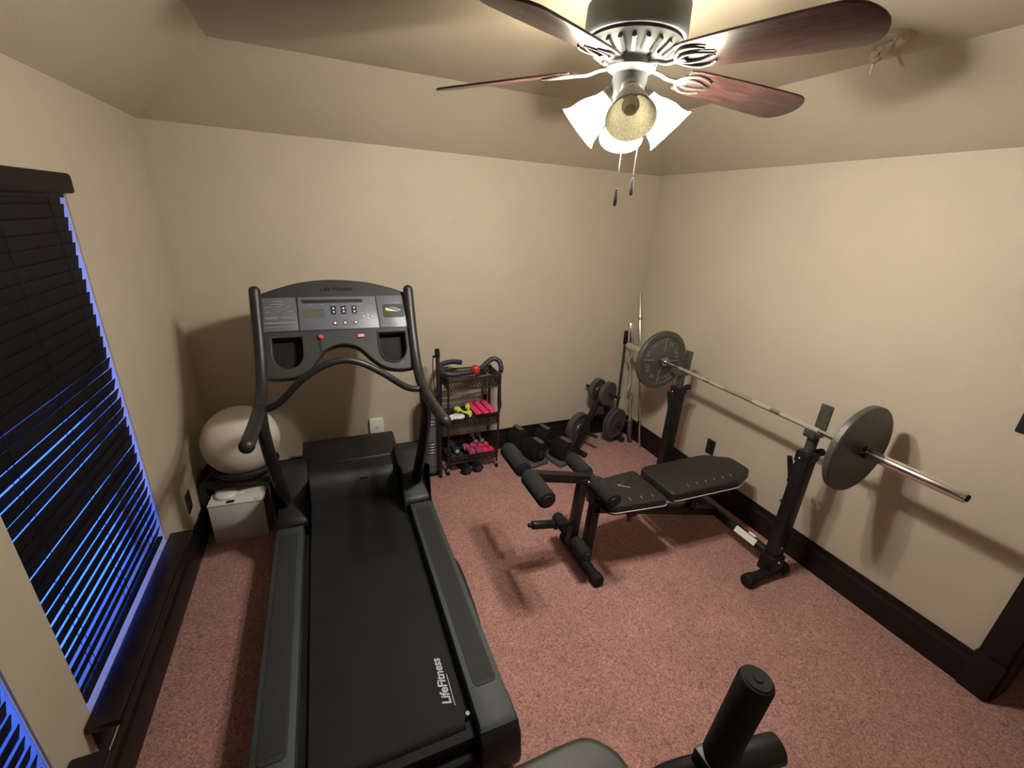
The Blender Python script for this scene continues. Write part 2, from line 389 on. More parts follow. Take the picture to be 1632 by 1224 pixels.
# ------------------------------------------------------------ ceiling fan
FX, FY = .932, 1.338
fan = T('ceiling_fan', 'five-blade ceiling fan with dark wood blades and four tulip lights, on the ceiling', 'ceiling fan', (FX, FY, 2.2))
Mf = Matrix.Translation((FX, FY, 0))
MB().lathe([(0, 2.605), (.07, 2.605), (.072, 2.59), (.05, 2.565), (.022, 2.56), (.022, 2.54), (.03, 2.535), (0, 2.53)], Mf).build('canopy_and_downrod', FAND, fan)
MB().lathe([(0, 2.552), (.09, 2.552), (.135, 2.543), (.150, 2.525), (.153, 2.455), (.148, 2.447), (.135, 2.445), (0, 2.445)], Mf, 48).build('motor_housing', FAND, fan)
mb = MB().lathe([(0, 2.447), (.136, 2.447), (.140, 2.438), (.132, 2.432), (.118, 2.420), (.085, 2.400), (.070, 2.395), (0, 2.395)], Mf, 48)
vent = mb.build('vented_bowl', FANM, fan)
mb = MB()
for k in range(20):
    a = 2*math.pi*k/20
    p0 = V((FX+.126*math.cos(a), FY+.126*math.sin(a), 2.4235)); p1 = V((FX+.090*math.cos(a), FY+.090*math.sin(a), 2.4005))
    mb.tube([p0, p1], .0075, 8)
mb.build('vent_slots', FAND, vent)
MB().lathe([(0, 2.397), (.072, 2.397), (.074, 2.375), (.060, 2.366), (.052, 2.362), (.054, 2.330), (.056, 2.295), (.048, 2.285), (.040, 2.270), (.030, 2.235), (.018, 2.225), (.010, 2.215), (0, 2.213)], Mf, 40).build('switch_housing', FAND, fan)
ZB = 2.381
for k in range(5):
    a = math.radians(-78.14 + 72*k)
    Mb = Mf @ Matrix.Rotation(a, 4, 'Z') @ Matrix.Translation((0, 0, ZB)) @ Matrix.Rotation(math.radians(4), 4, 'Y') @ Matrix.Rotation(math.radians(-13), 4, 'X')
    out = []
    pr = [(.185, .052), (.22, .062), (.35, .071), (.50, .078), (.59, .080), (.610, .078), (.628, .070), (.642, .058), (.652, .043), (.660, .024), (.664, .0)]
    for x, y in pr: out.append((x, -y))
    for x, y in pr[-2::-1]: out.append((x, y))
    bl = MB().prism(out, .000, .0065, Mb, bev=.0015).build('blade', WOOD, fan)
    # set own texture axis along the blade
    me = bl.data; Mi = (Mf @ Matrix.Rotation(a, 4, 'Z')); inv = Mi.inverted() @ Matrix.Translation(fan.location)
    me.transform(inv); bl.matrix_basis = Matrix.Translation(-fan.location) @ Mi
    ir = MB()
    Mi2 = Mf @ Matrix.Rotation(a, 4, 'Z')
    def P(x, y, z): return Mi2 @ V((x, y, z))
    def Q(x, y): return Mb @ V((x, y, -.004))
    ir.tube([P(.060, 0, 2.382), P(.10, 0, 2.376), P(.135, 0, 2.366), Q(.175, 0), Q(.20, 0)], .010, 10, sm=5, flat=.6)
    for s in (1, -1):
        ir.tube([Q(.165, 0), Q(.185, s*.028), Q(.215, s*.045), Q(.250, s*.043), Q(.275, s*.030)], .0055, 8, sm=5, rad=lambda t: 1.2-.7*t)
        ir.tube([Q(.175, s*.006), Q(.205, s*.018), Q(.240, s*.018), Q(.285, s*.004)], .005, 8, sm=5, rad=lambda t: 1.2-.7*t)
    ir.build('blade_iron', FANM, fan)
# light kit: four arms, three lit, the one facing the room's front corner unlit
SP = [(.024, 0), (.030, .006), (.034, .022), (.046, .045), (.056, .070), (.060, .095), (.066, .112), (.074, .122)]
prof = SP + [(r-.0025, z) for r, z in SP[::-1]]
for k, ang in enumerate((242, 57, 147, 327)):
    a = math.radians(ang); d = V((math.cos(a), math.sin(a), 0)); tilt = math.radians(44 if k == 0 else 46)
    ax = (d*math.sin(tilt) + V((0, 0, -math.cos(tilt)))).normalized()
    base = V((FX, FY, 2.296 if k else 2.305)) + d*.058
    top = V((FX, FY, 2.285)) + d*.035
    arm = MB().tube([V((FX, FY, 2.325)) + d*.02, V((FX, FY, 2.330)) + d*.045, base - ax*.018, base], .010, 10, sm=4)
    Ms, _ = frame(base - ax*.010, base + ax*.1)
    arm.lathe([(0, -.018), (.018, -.018), (.030, -.006), (.031, .012), (.026, .014), (0, .014)], Ms, 24)
    arm.build('lamp_holder', FANM if k else FAND, fan)
    Mh, _ = frame(base, base + ax)
    sh = MB().lathe(prof, Mh, 32).build('glass_shade', SH_OFF if k == 0 else SH_ON, fan)
    sh['label'] = 'unlit mottled cream glass shade' if k == 0 else 'glowing white glass shade'
    bp = [(0, .012), (.012, .014), (.014, .030), (.020, .045), (.026, .060), (.026, .072), (.018, .084), (0, .089)]
    MB().lathe(bp, Mh, 20).build('light_bulb', BULB_OFF if k == 0 else BULB_ON, sh)
    if k:
        ld = bpy.data.lights.new('bulb_light', 'POINT'); ld.energy = BULB_W; ld.color = BULB_COL; ld.shadow_soft_size = .028
        lo = bpy.data.objects.new('bulb_light', ld); C.objects.link(lo); lo.parent = fan
        lo.location = (base + ax*.098) - fan.location
for (x, y, zt, zb) in ((.918, 1.312, 2.235, 2.040), (.968, 1.300, 2.25, 2.075)):
    mb = MB(); z = zt
    mb.cyl((x, y, zb), (x, y, zt+.03), .0009, seg=6)
    while z > zb: mb.sph((x, y, z), .0019, u=6, v=4); z -= .0045
    pc = mb.build('pull_chain', STEEL, fan)
    MB().lathe([(0, .0), (.003, -.002), (.005, -.014), (.0075, -.040), (.0065, -.052), (0, -.056)], Matrix.Translation((x, y, zb)), 14).build('pull_fob', IROND, pc)

# ------------------------------------------------------------ treadmill
TX = .065
tm = T('treadmill', 'large black and grey treadmill with arched console, standing on the carpet', 'treadmill', (TX, 1.9, 0))
def bx(mb, x0, x1, *a, **k): return mb.bb(TX+x0, TX+x1, *a, **k)
bx(bx(MB(), -.30, .30, .93, 2.55, .06, .185, bev=.006), -.27, .27, 2.5, 2.9, .06, .18).build('deck', BLKR, tm)
for s in (-1, 1):
    a0, a1 = sorted((s*.297, s*.433))
    poly = [(.905, .21), (.905, .235), (.93, .25), (2.50, .25), (2.50, .06), (1.0, .06)]
    Mx = Matrix(((0, 0, 1, 0), (1, 0, 0, 0), (0, 1, 0, 0), (0, 0, 0, 1)))
    rl = MB().prism(poly, TX+a0, TX+a1, Mx, bev=.005).build('side_rail', GREY, tm)
    c0, c1 = sorted((s*.320, s*.412))
    mb = MB().prism(rrect(TX+c0, TX+c1, 1.055, 2.20, .022), .2495, .2535, bev=.001)
    n = 15
    for k in range(n):
        x = TX+c0+.008+(c1-c0-.016)*k/(n-1); mb.bb(x-.0016, x+.0016, 1.075, 2.18, .253, .2552)
    mb.build('foot_pad', PAD, rl)
    # rear end cap
    MB().prism([(.862, .055), (.855, .10), (.872, .20), (.905, .236), (1.02, .236), (1.02, .055)], TX+min(s*.292, s*.441), TX+max(s*.292, s*.441), Mx, bev=.008).build('end_cap', BLK, tm)
    # shroud where the upright enters the frame
    e0, e1 = sorted((s*.262, s*.428))
    MB().prism(roundpoly([(2.245, .235), (2.255, .275), (2.59, .450), (2.67, .452), (2.74, .30), (2.76, .10), (2.55, .10)], .03), TX+e0, TX+e1, Mx, bev=.012).build('upright_shroud', BLK, tm)
    X = .0575+s*.389
    top = MB().tube([(X, 2.571, 1.502), (X, 2.553, 1.462), (X, 2.460, 1.258), (X, 2.372, 1.134), (X, 2.270, 1.059), (X, 2.124, 1.033), (X, 1.947, 1.037), (X, 1.730, 1.055)], .0275, 16, sm=6)
    top.sph((X, 2.571, 1.503), .0275).sph((X, 1.730, 1.055), .029)
    hr = top.build('handrail', TUBE, tm)
    MB().tube([(X, 2.17, 1.04), (X-s*.002, 2.13, .93), (X-s*.006, 2.16, .78), (X-s*.010, 2.24, .60), (X-s*.013, 2.35, .42), (X-s*.015, 2.44, .27)], .027, 16, sm=6, flat=2.0).build('upright', BLKM, tm)
# right-hand bulging side cover
MB().prism(roundpoly([(1.25, .05), (1.45, .165), (1.75, .185), (2.05, .05)], .08), TX+.43, TX+.470, Matrix(((0, 0, 1, 0), (1, 0, 0, 0), (0, 1, 0, 0), (0, 0, 0, 1))), bev=.012).build('side_cover', BLK, tm)
# belt
prf = [(2.60, .205), (1.03, .205)] + [(.995-.036*math.sin(math.radians(t)), .169+.036*math.cos(math.radians(t))) for t in range(0, 181, 15)] + [(2.6, .133)]
b = bmesh.new(); lo = [b.verts.new((TX-.262, y, z)) for y, z in prf]; hi = [b.verts.new((TX+.262, y, z)) for y, z in prf]
for k in range(len(prf)-1): b.faces.new((lo[k], hi[k], hi[k+1], lo[k+1]))
b.faces.new(lo); b.faces.new(hi[::-1]); bmesh.ops.recalc_face_normals(b, faces=b.faces)
mb = MB(); mb.bm.free(); mb.bm = b; belt = mb.build('running_belt', BELT, tm)
Mt = Matrix.Translation((.297, 1.155, .2055)) @ Matrix.Rotation(math.pi/2, 4, 'Z')
mb = MB().text('LifeFitness', .046, .0004, Mt, bold=.0011, shear=.3); mb.bb(-.108, .02, -.012, -.0095, 0, .0006, M=Mt).build('belt_lettering', LIGHTG, belt)
for s in (-1, 1): MB().cyl((TX+s*.277, 1.0, .185), (TX+s*.277, 1.0, .214), .008).build('tension_bolt', CHROME, tm)
bx(MB(), -.30, .30, .895, .985, .055, .125, bev=.015).build('rear_crossmember', BLKR, tm)
# motor hood
hp = [(2.485, .195), (2.50, .235), (2.53, .300), (2.575, .350), (2.60, .360), (2.645, .378), (2.74, .385), (2.93, .395), (2.985, .36), (3.01, .16), (2.6, .16)]
MB().prism(hp, TX-.262, TX+.262, Matrix(((0, 0, 1, 0), (1, 0, 0, 0), (0, 1, 0, 0), (0, 0, 0, 1)))).build('motor_hood', BLK, tm, ang=30)
MB().prism(roundpoly([(2.655, .388), (2.93, .420), (3.0, .38), (3.02, .1), (2.7, .1)], .03), TX-.300, TX+.300, Matrix(((0, 0, 1, 0), (1, 0, 0, 0), (0, 1, 0, 0), (0, 0, 0, 1))), bev=.01).build('hood_cover', BLK, tm)
MB().bb(TX+.03, TX+.08, 2.535, 2.545, .290, .315, .002).build('badge', BLKR, tm)
# curved grab bar
MB().tube([(-0.327, 2.186, 1.006), (-0.283, 2.177, 1.019), (-0.23, 2.168, 1.059), (-0.146, 2.159, 1.146), (-0.049, 2.159, 1.21), (0.049, 2.159, 1.236), (0.137, 2.159, 1.214), (0.235, 2.159, 1.152), (0.332, 2.168, 1.073), (0.385, 2.177, 1.044), (0.442, 2.186, 1.035)], .0170, 14, sm=6).build('grab_bar', TUBE, tm)
# console, built in its own sloping plane
D_ = V((0, .53, .848)); N_ = V((0, -.848, .53))
Mc = Matrix((V((1, 0, 0)), D_, N_)).transposed().to_4x4(); Mc.translation = (.0575, 2.460, 1.267); Mc = Mc @ Matrix.Scale(.885, 4)
topc = [(-.415, .285), (-.33, .318), (-.19, .358), (-.02, .374), (.173, .358), (.33, .318), (.415, .285)]
botc = [(.425, -.215), (.34, -.220), (.25, -.200), (.18, -.145), (.10, -.060), (.003, -.034), (-.09, -.060), (-.146, -.120), (-.20, -.187), (-.27, -.218), (-.35, -.222), (-.425, -.215)]
outl = [(p.x, p.y) for p in catmull([(*q, 0) for q in topc], 5)] + [(p.x, p.y) for p in catmull([(*q, 0) for q in botc], 5)]
def pocket(cx):
    o = [(cx-.087, .025), (cx+.087, .025)] + [(cx+.087*math.cos(math.radians(t))**.8 if t < 90 else cx-.087*abs(math.cos(math.radians(t)))**.8, -.07-.105*math.sin(math.radians(t))) for t in range(0, 181, 15)]
    return o
body = MB().curve([outl, pocket(-.297), pocket(.307)], .085, .008, Mc @ Matrix.Translation((0, 0, -.045)))
con = body.build('console', CHAR, tm)
MB().prism(outl, -.10, -.085, Mc @ Matrix.Scale(.985, 4)).build('console_back', BLK, con)
for cx in (-.297, .307): 
    q = pocket(cx); MB().prism(q, -.080, -.074, Mc).build('cup_pocket_lining', BLKR, con)
q = pocket(.307); MB().tube([Mc @ V((x*1.0, y, .001)) for x, y in q], .0045, 8, closed=True).build('pocket_rim', CHAR, con)
z0, z1 = -.003, .004
MB().prism([(-.418, .262), (-.232, .265), (-.228, .057), (-.420, .053)], z0, z1, Mc, bev=.001).build('instruction_panel', PANEL2, con)
dp = MB().prism([(-.222, .265), (.228, .265), (.236, .053), (-.222, .055)], z0, z1, Mc, bev=.001).build('control_panel', PANEL, con)
rp = MB().prism([(.235, .265), (.418, .268), (.422, .053), (.242, .053)], z0, z1, Mc, bev=.001).build('program_panel', PANEL, con)
MB().prism([(-.200, .188), (-.080, .188), (-.078, .136), (-.197, .133)], z1, z1+.0015, Mc).build('display', LCD, con)
mb = MB()
for x, s in ((-.026, .188), (-.025, .165), (.032, .187), (.033, .166), (.095, .189), (.096, .165), (.173, .140), (.149, .129), (.198, .127), (.174, .115)):
    MB().lathe([(0, .006), (.005, .006), (.0062, .003), (.0062, 0), (0, 0)], Mc @ Matrix.Translation((x, s, z1)), 12).build('button', WBTN, con)
for x in (-.024, .034, .097): MB().lathe([(0, .006), (.007, .006), (.0085, .003), (.0085, 0), (0, 0)], Mc @ Matrix.Translation((x, .093, z1)), 14).build('button', WBTN, con)
mb = MB()
for x in (-.0255, .0325, .0955): mb.prism(rrect(x-.015, x+.015, .150, .205, .006), z1, z1+.001, Mc)
mb.prism(rrect(-.20, .15, .225, .247, .004), z1, z1+.001, Mc)
mb.prism(rrect(.268, .400, .118, .208, .012), z1, z1+.0012, Mc)
for x in (-.024, .034, .097): mb.prism(rrect(x-.013, x+.013, .082, .105, .008), z1, z1+.001, Mc)
mb.build('dark_print', BLK, con)
mb = MB()
def pb(x0, x1, s0, s1): mb.prism([(x0, s0), (x1, s0), (x1, s1), (x0, s1)], z1+.001, z1+.0016, Mc)
for x0, x1, s in ((-.36, -.30, .240), (-.37, -.29, .222), (-.40, -.36, .205), (-.34, -.31, .207), (-.28, -.26, .208), (-.40, -.365, .175), (-.335, -.325, .176), (-.28, -.25, .178),
                  (-.16, -.14, .213), (-.10, -.08, .214), (-.035, -.015, .212), (.022, .04, .212), (.085, .105, .212), (.118, .15, .213), (.165, .18, .155), (.335, .39, .215), (.255, .295, .068), (.36, .40, .074)):
    pb(x0, x1, s-.002, s+.002)
pb(-.413, -.237, .104, .110); pb(-.413, -.237, .080, .0825); pb(-.413, -.411, .080, .104); pb(-.239, -.237, .080, .104)
pb(-.41, -.24, .190, .191); pb(-.41, -.24, .162, .163)
mb.build('fine_print', mat('dim_print', (.25, .26, .28), .5), con)
for x0, x1 in ((-.402, -.335), (-.315, -.245)): MB().prism(rrect(x0, x1, .130, .148, .002), z1, z1+.001, Mc).build('heart_rate_chart', mat('chart_grey', (.15, .155, .17), .5), con)
mb = MB().prism([(.287, .184), (.287, .166), (.31, .162), (.372, .156), (.33, .172)], z1+.0012, z1+.0018, Mc)
mb.build('yellow_graph', mat('yellow_print', (.62, .55, .12), .5), rp)
MB().prism([(.300, .190), (.33, .182), (.378, .160), (.382, .170), (.34, .187)], z1+.0014, z1+.002, Mc).build('blue_graph', mat('blue_print', (.12, .28, .55), .5), rp)
MB().text('Life Fitness', .042, .0006, Mc @ Matrix.Translation((0, .305, .0005)), shear=.25).build('embossed_lettering', BLKR, con)
MB().lathe([(0, .018), (.010, .017), (.016, .010), (.0175, .004), (.0175, -.002), (0, -.002)], Mc @ Matrix.Translation((-.113, .010, 0)), 20).build('stop_button', RED, con)
MB().prism(rrect(.098, .138, -.003, .016, .004), 0, .008, Mc, bev=.002).build('start_switch', PRED, con)
lan = MB().tube([Mc @ V(q) for q in ((-.113, .0, .012), (-.115, -.03, .010), (-.115, -.07, .008), (-.116, -.11, .0), (-.112, -.17, -.02))], .0014, 6, sm=4).build('safety_cord', BLKR, con)

# ------------------------------------------------------------ weight bench and barbell
wb = T('weight_bench', 'black weight bench with foam leg rollers and rack uprights, between treadmill and right wall', 'weight bench', (1.9, 1.70, 0))
MB().tube([(1.275, 1.525, .036), (1.275, 1.885, .036)], .031, 16).bb(1.235, 1.32, 1.66, 1.74, .03, .075, .006).build('front_foot', BLKM, wb)
for y, s in ((1.495, 1), (1.915, -1)): MB().cyl((1.275, y, .038), (1.275, y+s*.06, .038), .036, bev=.014).build('foot_cap', BLKR, wb)
MB().bar((1.305, 1.70, .05), (1.322, 1.70, .46), .055, .05).bar((1.30, 1.70, .44), (1.26, 1.70, .60), .05, .055).bb(1.24, 1.29, 1.655, 1.745, .555, .62, .006).build('front_post', BLKM, wb)
lv = MB().bar((1.215, 1.70, .615), (1.188, 1.70, .17), .048, .050).build('leg_lever', BLKM, wb)
la = MB().bar((1.245, 1.70, .605), (.87, 1.70, .700), .045, .050).sph((.87, 1.70, .702), .032, (1, 1.1, 1)).build('lever_arm', BLKM, wb)
for bp3, br in (((1.235, 1.668, .600), .010), ((.862, 1.660, .735), .014)): MB().sph(bp3, br).build('pivot_bolt', CHROME, wb)
def rollers(x, z, r, ya, yb, gap, name):
    for s0, s1 in ((ya, 1.70-gap), (1.70+gap, yb)):
        rr = MB().cyl((x, s0, z), (x, s1, z), r, seg=28, bev=.012).build(name, FOAM, wb)
        e = s0 if s0 < 1.6 else s1; d = -1 if s0 < 1.6 else 1
        MB().cyl((x, e-d*.004, z), (x, e+d*.005, z), r*.62, seg=24, bev=.003).build('roller_cap', BLK, rr)
rollers(.862, .715, .046, 1.455, 1.955, .030, 'foam_roller')
rollers(1.268, .600, .044, 1.475, 1.925, .038, 'foam_roller')
rollers(1.195, .215, .036, 1.535, 1.895, .030, 'foam_roller')
for ax_, az_, ay0, ay1 in ((.862, .715, 1.46, 1.95), (1.268, .60, 1.48, 1.92), (1.195, .215, 1.54, 1.89)): MB().cyl((ax_, ay0, az_), (ax_, ay1, az_), .012).build('roller_axle', STEEL, wb)
MB().cyl((1.20, 1.70, .315), (1.05, 1.70, .345), .013).cyl((1.06, 1.70, .343), (.925, 1.70, .370), .024, bev=.004).cyl((.93, 1.70, .369), (.90, 1.70, .375), .012, bev=.004).lathe([(0, 0), (.032, 0), (.032, .008), (0, .008)], frame((1.075, 1.70, .340), (.93, 1.70, .369))[0]).build('weight_peg', BLKM, wb)
MB().bar((1.30, 1.70, .40), (2.335, 1.70, .125), .05, .055).build('main_beam', BLKM, wb)
MB().bar((1.42, 1.62, .405), (1.70, 1.62, .405), .03, .03).bar((1.42, 1.78, .405), (1.70, 1.78, .405), .03, .03).bb(1.50, 1.56, 1.60, 1.80, .345, .42, .004).bar((1.80, 1.63, .405), (2.30, 1.63, .405), .03, .03).bar((1.80, 1.77, .405), (2.30, 1.77, .405), .03, .03).bar((2.08, 1.70, .20), (2.12, 1.70, .41), .05, .05).bb(2.08, 2.16, 1.62, 1.78, .385, .41, .003).build('pad_supports', BLKM, wb)
MB().cyl((1.50, 1.600, .40), (1.50, 1.600, .325), .014, bev=.004).build('adjusting_pin', mat('plum_plastic', (.05, .012, .03), .4), wb)
def pad(name, pts, r, z0, z1):
    o = roundpoly(pts, r, 7)
    pd = MB().prism(o, z0+.006, z1, bev=.016, seg=4).build(name, VINYL, wb)
    MB().tube([(x, y, z0+.006) for x, y in roundpoly([(1.003*(x), y) for x, y in pts], r, 7)], .0035, 6, closed=True).build('piping', PIPE, pd)
    MB().prism(o, z0-.006, z0+.010).build('pad_board', BLKM, pd)
    return pd
sp = pad('seat_pad', [(1.335, 1.575), (1.71, 1.535), (1.71, 1.865), (1.335, 1.835)], [.05, .04, .04, .05], .425, .475)
bp_ = pad('back_pad', [(1.745, 1.545), (2.26, 1.530), (2.445, 1.610), (2.445, 1.765), (2.28, 1.860), (1.745, 1.860)], [.05, .03, .03, .03, .03, .05], .430, .487)
mb = MB()
for k in range(4): mb.tube([(1.41+.075*k, 1.600-.006*k, .4752), (1.413+.075*k, 1.625-.006*k, .4758)], .0012, 6)
for k in range(6): mb.tube([(1.90+.07*k, 1.585, .4875), (1.903+.07*k, 1.605, .4878)], .0012, 6)
mb.tube([(1.56, 1.70, .4755), (1.50, 1.745, .4755), (1.53, 1.75, .4755)], .0015, 6).build('worn_print', LIGHTG, wb)
MB().tube([(2.335, 1.22, .115), (2.335, 2.21, .115)], .030, 16).build('crossbar', BLKM, wb)
mb = MB().prism([(-.021, 0), (.021, 0), (.021, .15), (-.021, .15)], 0, .002, Matrix(((.55, 0, -.835, 2.335-.0255), (0, 1, 0, 1.355), (.835, 0, .55, .115+.0168), (0, 0, 0, 1))))
mb.prism([(-.012, 0), (.010, 0), (.010, .05), (-.012, .05)], 0, .002, Matrix(((.94, 0, -.34, 2.335+.006), (0, 1, 0, 1.385), (.34, 0, .94, .115+.0295), (0, 0, 0, 1)))).build('white_sticker', WPL, wb)
for uy, s in ((1.235, 1), (2.205, -1)):
    MB().tube([(2.12, uy-.02, .036), (2.40, uy-.02, .036)], .033, 16).build('upright_foot', BLKM, wb)
    for fx, gx in ((2.085, 2.15), (2.43, 2.36)): MB().cyl((fx, uy-.02, .038), (gx, uy-.02, .038), .038, bev=.015).build('foot_cap', BLKR, wb)
    po = MB().bb(2.265, 2.345, uy-.033, uy+.033, .04, .835, .006).bb(2.255, 2.355, uy-.045, uy+.045, .04, .16, .006).bb(2.260, 2.350, uy-.038, uy+.038, .80, .850, .005).build('upright_post', BLKM, wb)
    MB().cyl((2.305, uy, .80), (2.305, uy, .955), .027, seg=20).build('inner_post', mat('plum_grey_tube', (.10, .085, .10), .3, metal=.6), wb)
    MB().bb(2.255, 2.345, uy-.028, uy+.028, .940, .962, .003).bb(2.330, 2.342, uy-.030, uy+.030, .955, 1.115, .003).bb(2.250, 2.262, uy-.028, uy+.028, .945, .985, .003).build('bar_hook', mat('worn_green_steel', (.10, .105, .085), .35, metal=.6, var=.3, vscale=40), wb)
    MB().prism([(uy+.030, .575), (uy+.060, .68), (uy+.092, .775), (uy+.072, .782), (uy+.055, .745), (uy+.030, .735)], 2.29, 2.302, Matrix(((0, 0, 1, 0), (1, 0, 0, 0), (0, 1, 0, 0), (0, 0, 0, 1)))).build('spotter_fin', BLKM, wb)
    for z in (.775, .640, .50): MB().cyl((2.30, uy+s*.03, z), (2.30, uy+s*.055, z), .009, bev=.002).build('lock_pin', BLKM, wb)
    MB().cyl((2.345, uy-.02, .845), (2.378, uy-.03, .850), .020, bev=.006).build('knob', BLKR, wb)
    for bp3, br in (((2.262, uy+.01, .81), .007), ((2.30, uy-.047, .13), .008), ((2.30, uy-.035, .23), .006)): MB().sph(bp3, br).build('bolt', CHROME, wb)
BXX, BZ = 2.305, .977
bar = T('barbell', 'chrome barbell resting across the bench rack hooks by the right wall', 'barbell', (BXX, 1.72, BZ))
shaft = MB().cyl((BXX, 1.05, BZ), (BXX, 2.42, BZ), .0142, seg=20)
shaft.build('shaft', CHROME, bar)
for a, c in ((1.22, 1.44), (1.50, 1.62), (1.83, 1.95), (2.0, 2.2)): MB().cyl((BXX, a, BZ), (BXX, c, BZ), .0146, seg=20).build('knurling', mat('knurled_steel', (.60, .57, .54), .38, metal=1, bump=.8, bscale=900), bar)
for y0, y1, yc in ((.616, 1.055, 1.06), (2.405, 2.840, 2.385)):
    MB().cyl((BXX, y0, BZ), (BXX, y1, BZ), .0250, seg=28, bev=.003).build('sleeve', CHROME, bar)
    MB().cyl((BXX, yc, BZ), (BXX, yc+.03, BZ), .036, seg=28, bev=.004).build('collar_ring', STEEL, bar)
MB().cyl((BXX, .612, BZ), (BXX, .617, BZ), .015).build('end_plug', BLKR, bar)
# plates: local z is the plate axis, +z the lettered face
def make_plate(name, label, R_, th, m, M, group=None, letters=True, cat='weight plate', hole=.0265):
    t = T(name, label, cat, group=group); t.matrix_basis = M
    h = th/2; w_ = th*.22
    prof = [(hole, -h), (R_-.006, -h), (R_, -h+.005), (R_, h-.005), (R_-.006, h), (R_*.84, h), (R_*.80, h-w_), (R_*.34, h-w_), (R_*.29, h), (hole, h), (hole, -h)]
    MB().lathe(prof, None, 56).build('disc', m, t, world=False)
    if letters:
        for k in range(4): MB().box((R_*.56, 0, h-w_*.6), (R_*.46, R_*.045, w_*.8), Matrix.Rotation(math.radians(90*k+35), 4, 'Z'), bev=.002).build('spoke', IRONR, t, world=False)
        mb = MB()
        def arc(txt, a0, step, rr, size):
            for i, ch in enumerate(txt):
                if ch == ' ': continue
                a = a0-step*i
                mb.text(ch, size, .0012, Matrix.Rotation(math.radians(a-90), 4, 'Z') @ Matrix.Translation((0, rr, h-w_+.001)), bold=.0006)
        arc('OLYMPIC', 200, 11, R_*.62, R_*.17); arc('45 LBS', 108, 12, R_*.56, R_*.20)
        arc('BARBELL', 20, 11, R_*.62, R_*.17)
        arc('20 KG', 288, 13, R_*.56, R_*.20)
        mb.build('lettering', IRONR, t, world=False)
    return t
def axisM(c, d, spin=0):
    m, _ = frame(c, V(c)+V(d)); return m @ Matrix.Rotation(math.radians(spin), 4, 'Z')
PL = make_plate('weight_plate', 'large grey lettered plate at the far end of the racked barbell', .225, .034, IRON, axisM((BXX, 2.435, BZ-.0005), (0, -1, 0), -40), 'plates on the racked barbell')
p2 = dup(PL, axisM((BXX, 1.030, BZ-.0005), (0, 1, 0), 0), 'large grey plate at the near end of the racked barbell, smooth back facing out')
cl = T('barbell_clip', 'small dark spring clip on the near barbell sleeve outside the plate', 'clip', (BXX, .99, BZ))
MB().lathe([(.0252, -.012), (.031, -.012), (.031, .012), (.0252, .012), (.0252, -.012)], axisM((BXX, .990, BZ), (0, 1, 0))).build('coil', BLKM, cl)
MB().tube([(BXX-.02, .985, BZ+.022), (BXX-.035, .975, BZ+.042), (BXX-.052, .97, BZ+.048)], .004, 8).tube([(BXX-.028, .995, BZ+.005), (BXX-.05, .985, BZ+.015), (BXX-.066, .985, BZ+.016)], .004, 8).build('handles', BLKM, cl)

# ------------------------------------------------------------ plate tree in the corner
tr = T('plate_tree', 'black A-frame weight tree holding small plates in the far right corner', 'weight rack', (2.18, 2.92, 0))
d = V((.315, -.949, 0)); e = V((.949, .315, 0)); ap = V((2.175, 2.93, 0))
fl, frr = V((1.925, 2.865, 0)), V((2.42, 3.0, 0))
mb = MB()
for f in (fl, frr):
    mb.bar(f+V((0, 0, .03)), ap+V((0, 0, .50)) + (f-ap)*.08, .045, .040)
mb.bar(ap+V((0, 0, .40)), ap+V((0, 0, .56)), .05, .045)
mb.build('a_frame', BLKM, tr)
for f in (fl, frr): MB().tube([f-d*.11+V((0, 0, .026)), f+d*.12+V((0, 0, .026))], .023, 12).build('base_foot', BLKM, tr)
pegs = [(ap+V((0, 0, .535)), .185), (fl+(ap-fl)*.30+V((0, 0, .195)), .15), (frr+(ap-frr)*.36+V((0, 0, .205)), .15)]
for c, ln in pegs: MB().cyl(c-d*ln*.95, c+d*ln, .0145, seg=18, bev=.003).build('peg', BLKM, tr)
def small(label, R_, th, c, grp, m=IRON, flip=1):
    return make_plate('small_weight_plate', label, R_, th, m, axisM(c, d*flip), grp, letters=False, hole=.0152)
g = 'small plates on the weight tree'
small('small dark plate on the near side of the top peg of the weight tree', .107, .046, pegs[0][0]+d*.058, g, IRON, -1)
small('small dark plate on the wall side of the top peg of the weight tree', .102, .046, pegs[0][0]-d*.058, g, IRON)
small('medium dark plate on the lower left peg of the weight tree', .145, .055, pegs[1][0]-d*.062+V((0, 0, .001)), g, IRON)
small('medium plate on the lower right peg of the weight tree, near side', .142, .030, pegs[2][0]+d*.075+V((0, 0, .001)), g, IRON)
small('medium plate on the lower right peg of the weight tree, nearest its frame', .142, .026, pegs[2][0]+d*.040+V((0, 0, .001)), g, IRON)
# bars leaning in the corner
ez = T('curl_bar', 'zigzag chrome curl bar leaning in the far right corner', 'curl bar', (2.50, 2.87, 0))
p0, p1 = V((2.520, 2.872, .012)), V((2.495, 3.085, 1.10)); u = p1-p0
def q(t, o=0): return p0+u*t+V((o, 0, 0))
MB().tube([q(.17), q(.30), q(.34, -.004), q(.40, .022), q(.45, -.022), q(.50, 0), q(.60, 0), q(.64, .004), q(.69, -.022), q(.74, .020), q(.79, .0), q(.83, 0)], .0130, 12).build('zigzag_grip', mat('satin_steel', (.62, .60, .57), .35, metal=.85), ez)
MB().cyl(q(0), q(.17), .0235, bev=.003).cyl(q(.17), q(.185), .030).build('lower_sleeve', mat('dull_steel', (.16, .15, .15), .4, metal=.8), ez)
MB().cyl(q(.83), q(1), .0235, bev=.003).cyl(q(.815), q(.83), .030).build('upper_sleeve', CHROME, ez)
sb = T('straight_bar', 'thin straight chrome bar leaning upright against the right wall corner', 'bar', (2.56, 2.77, 0))
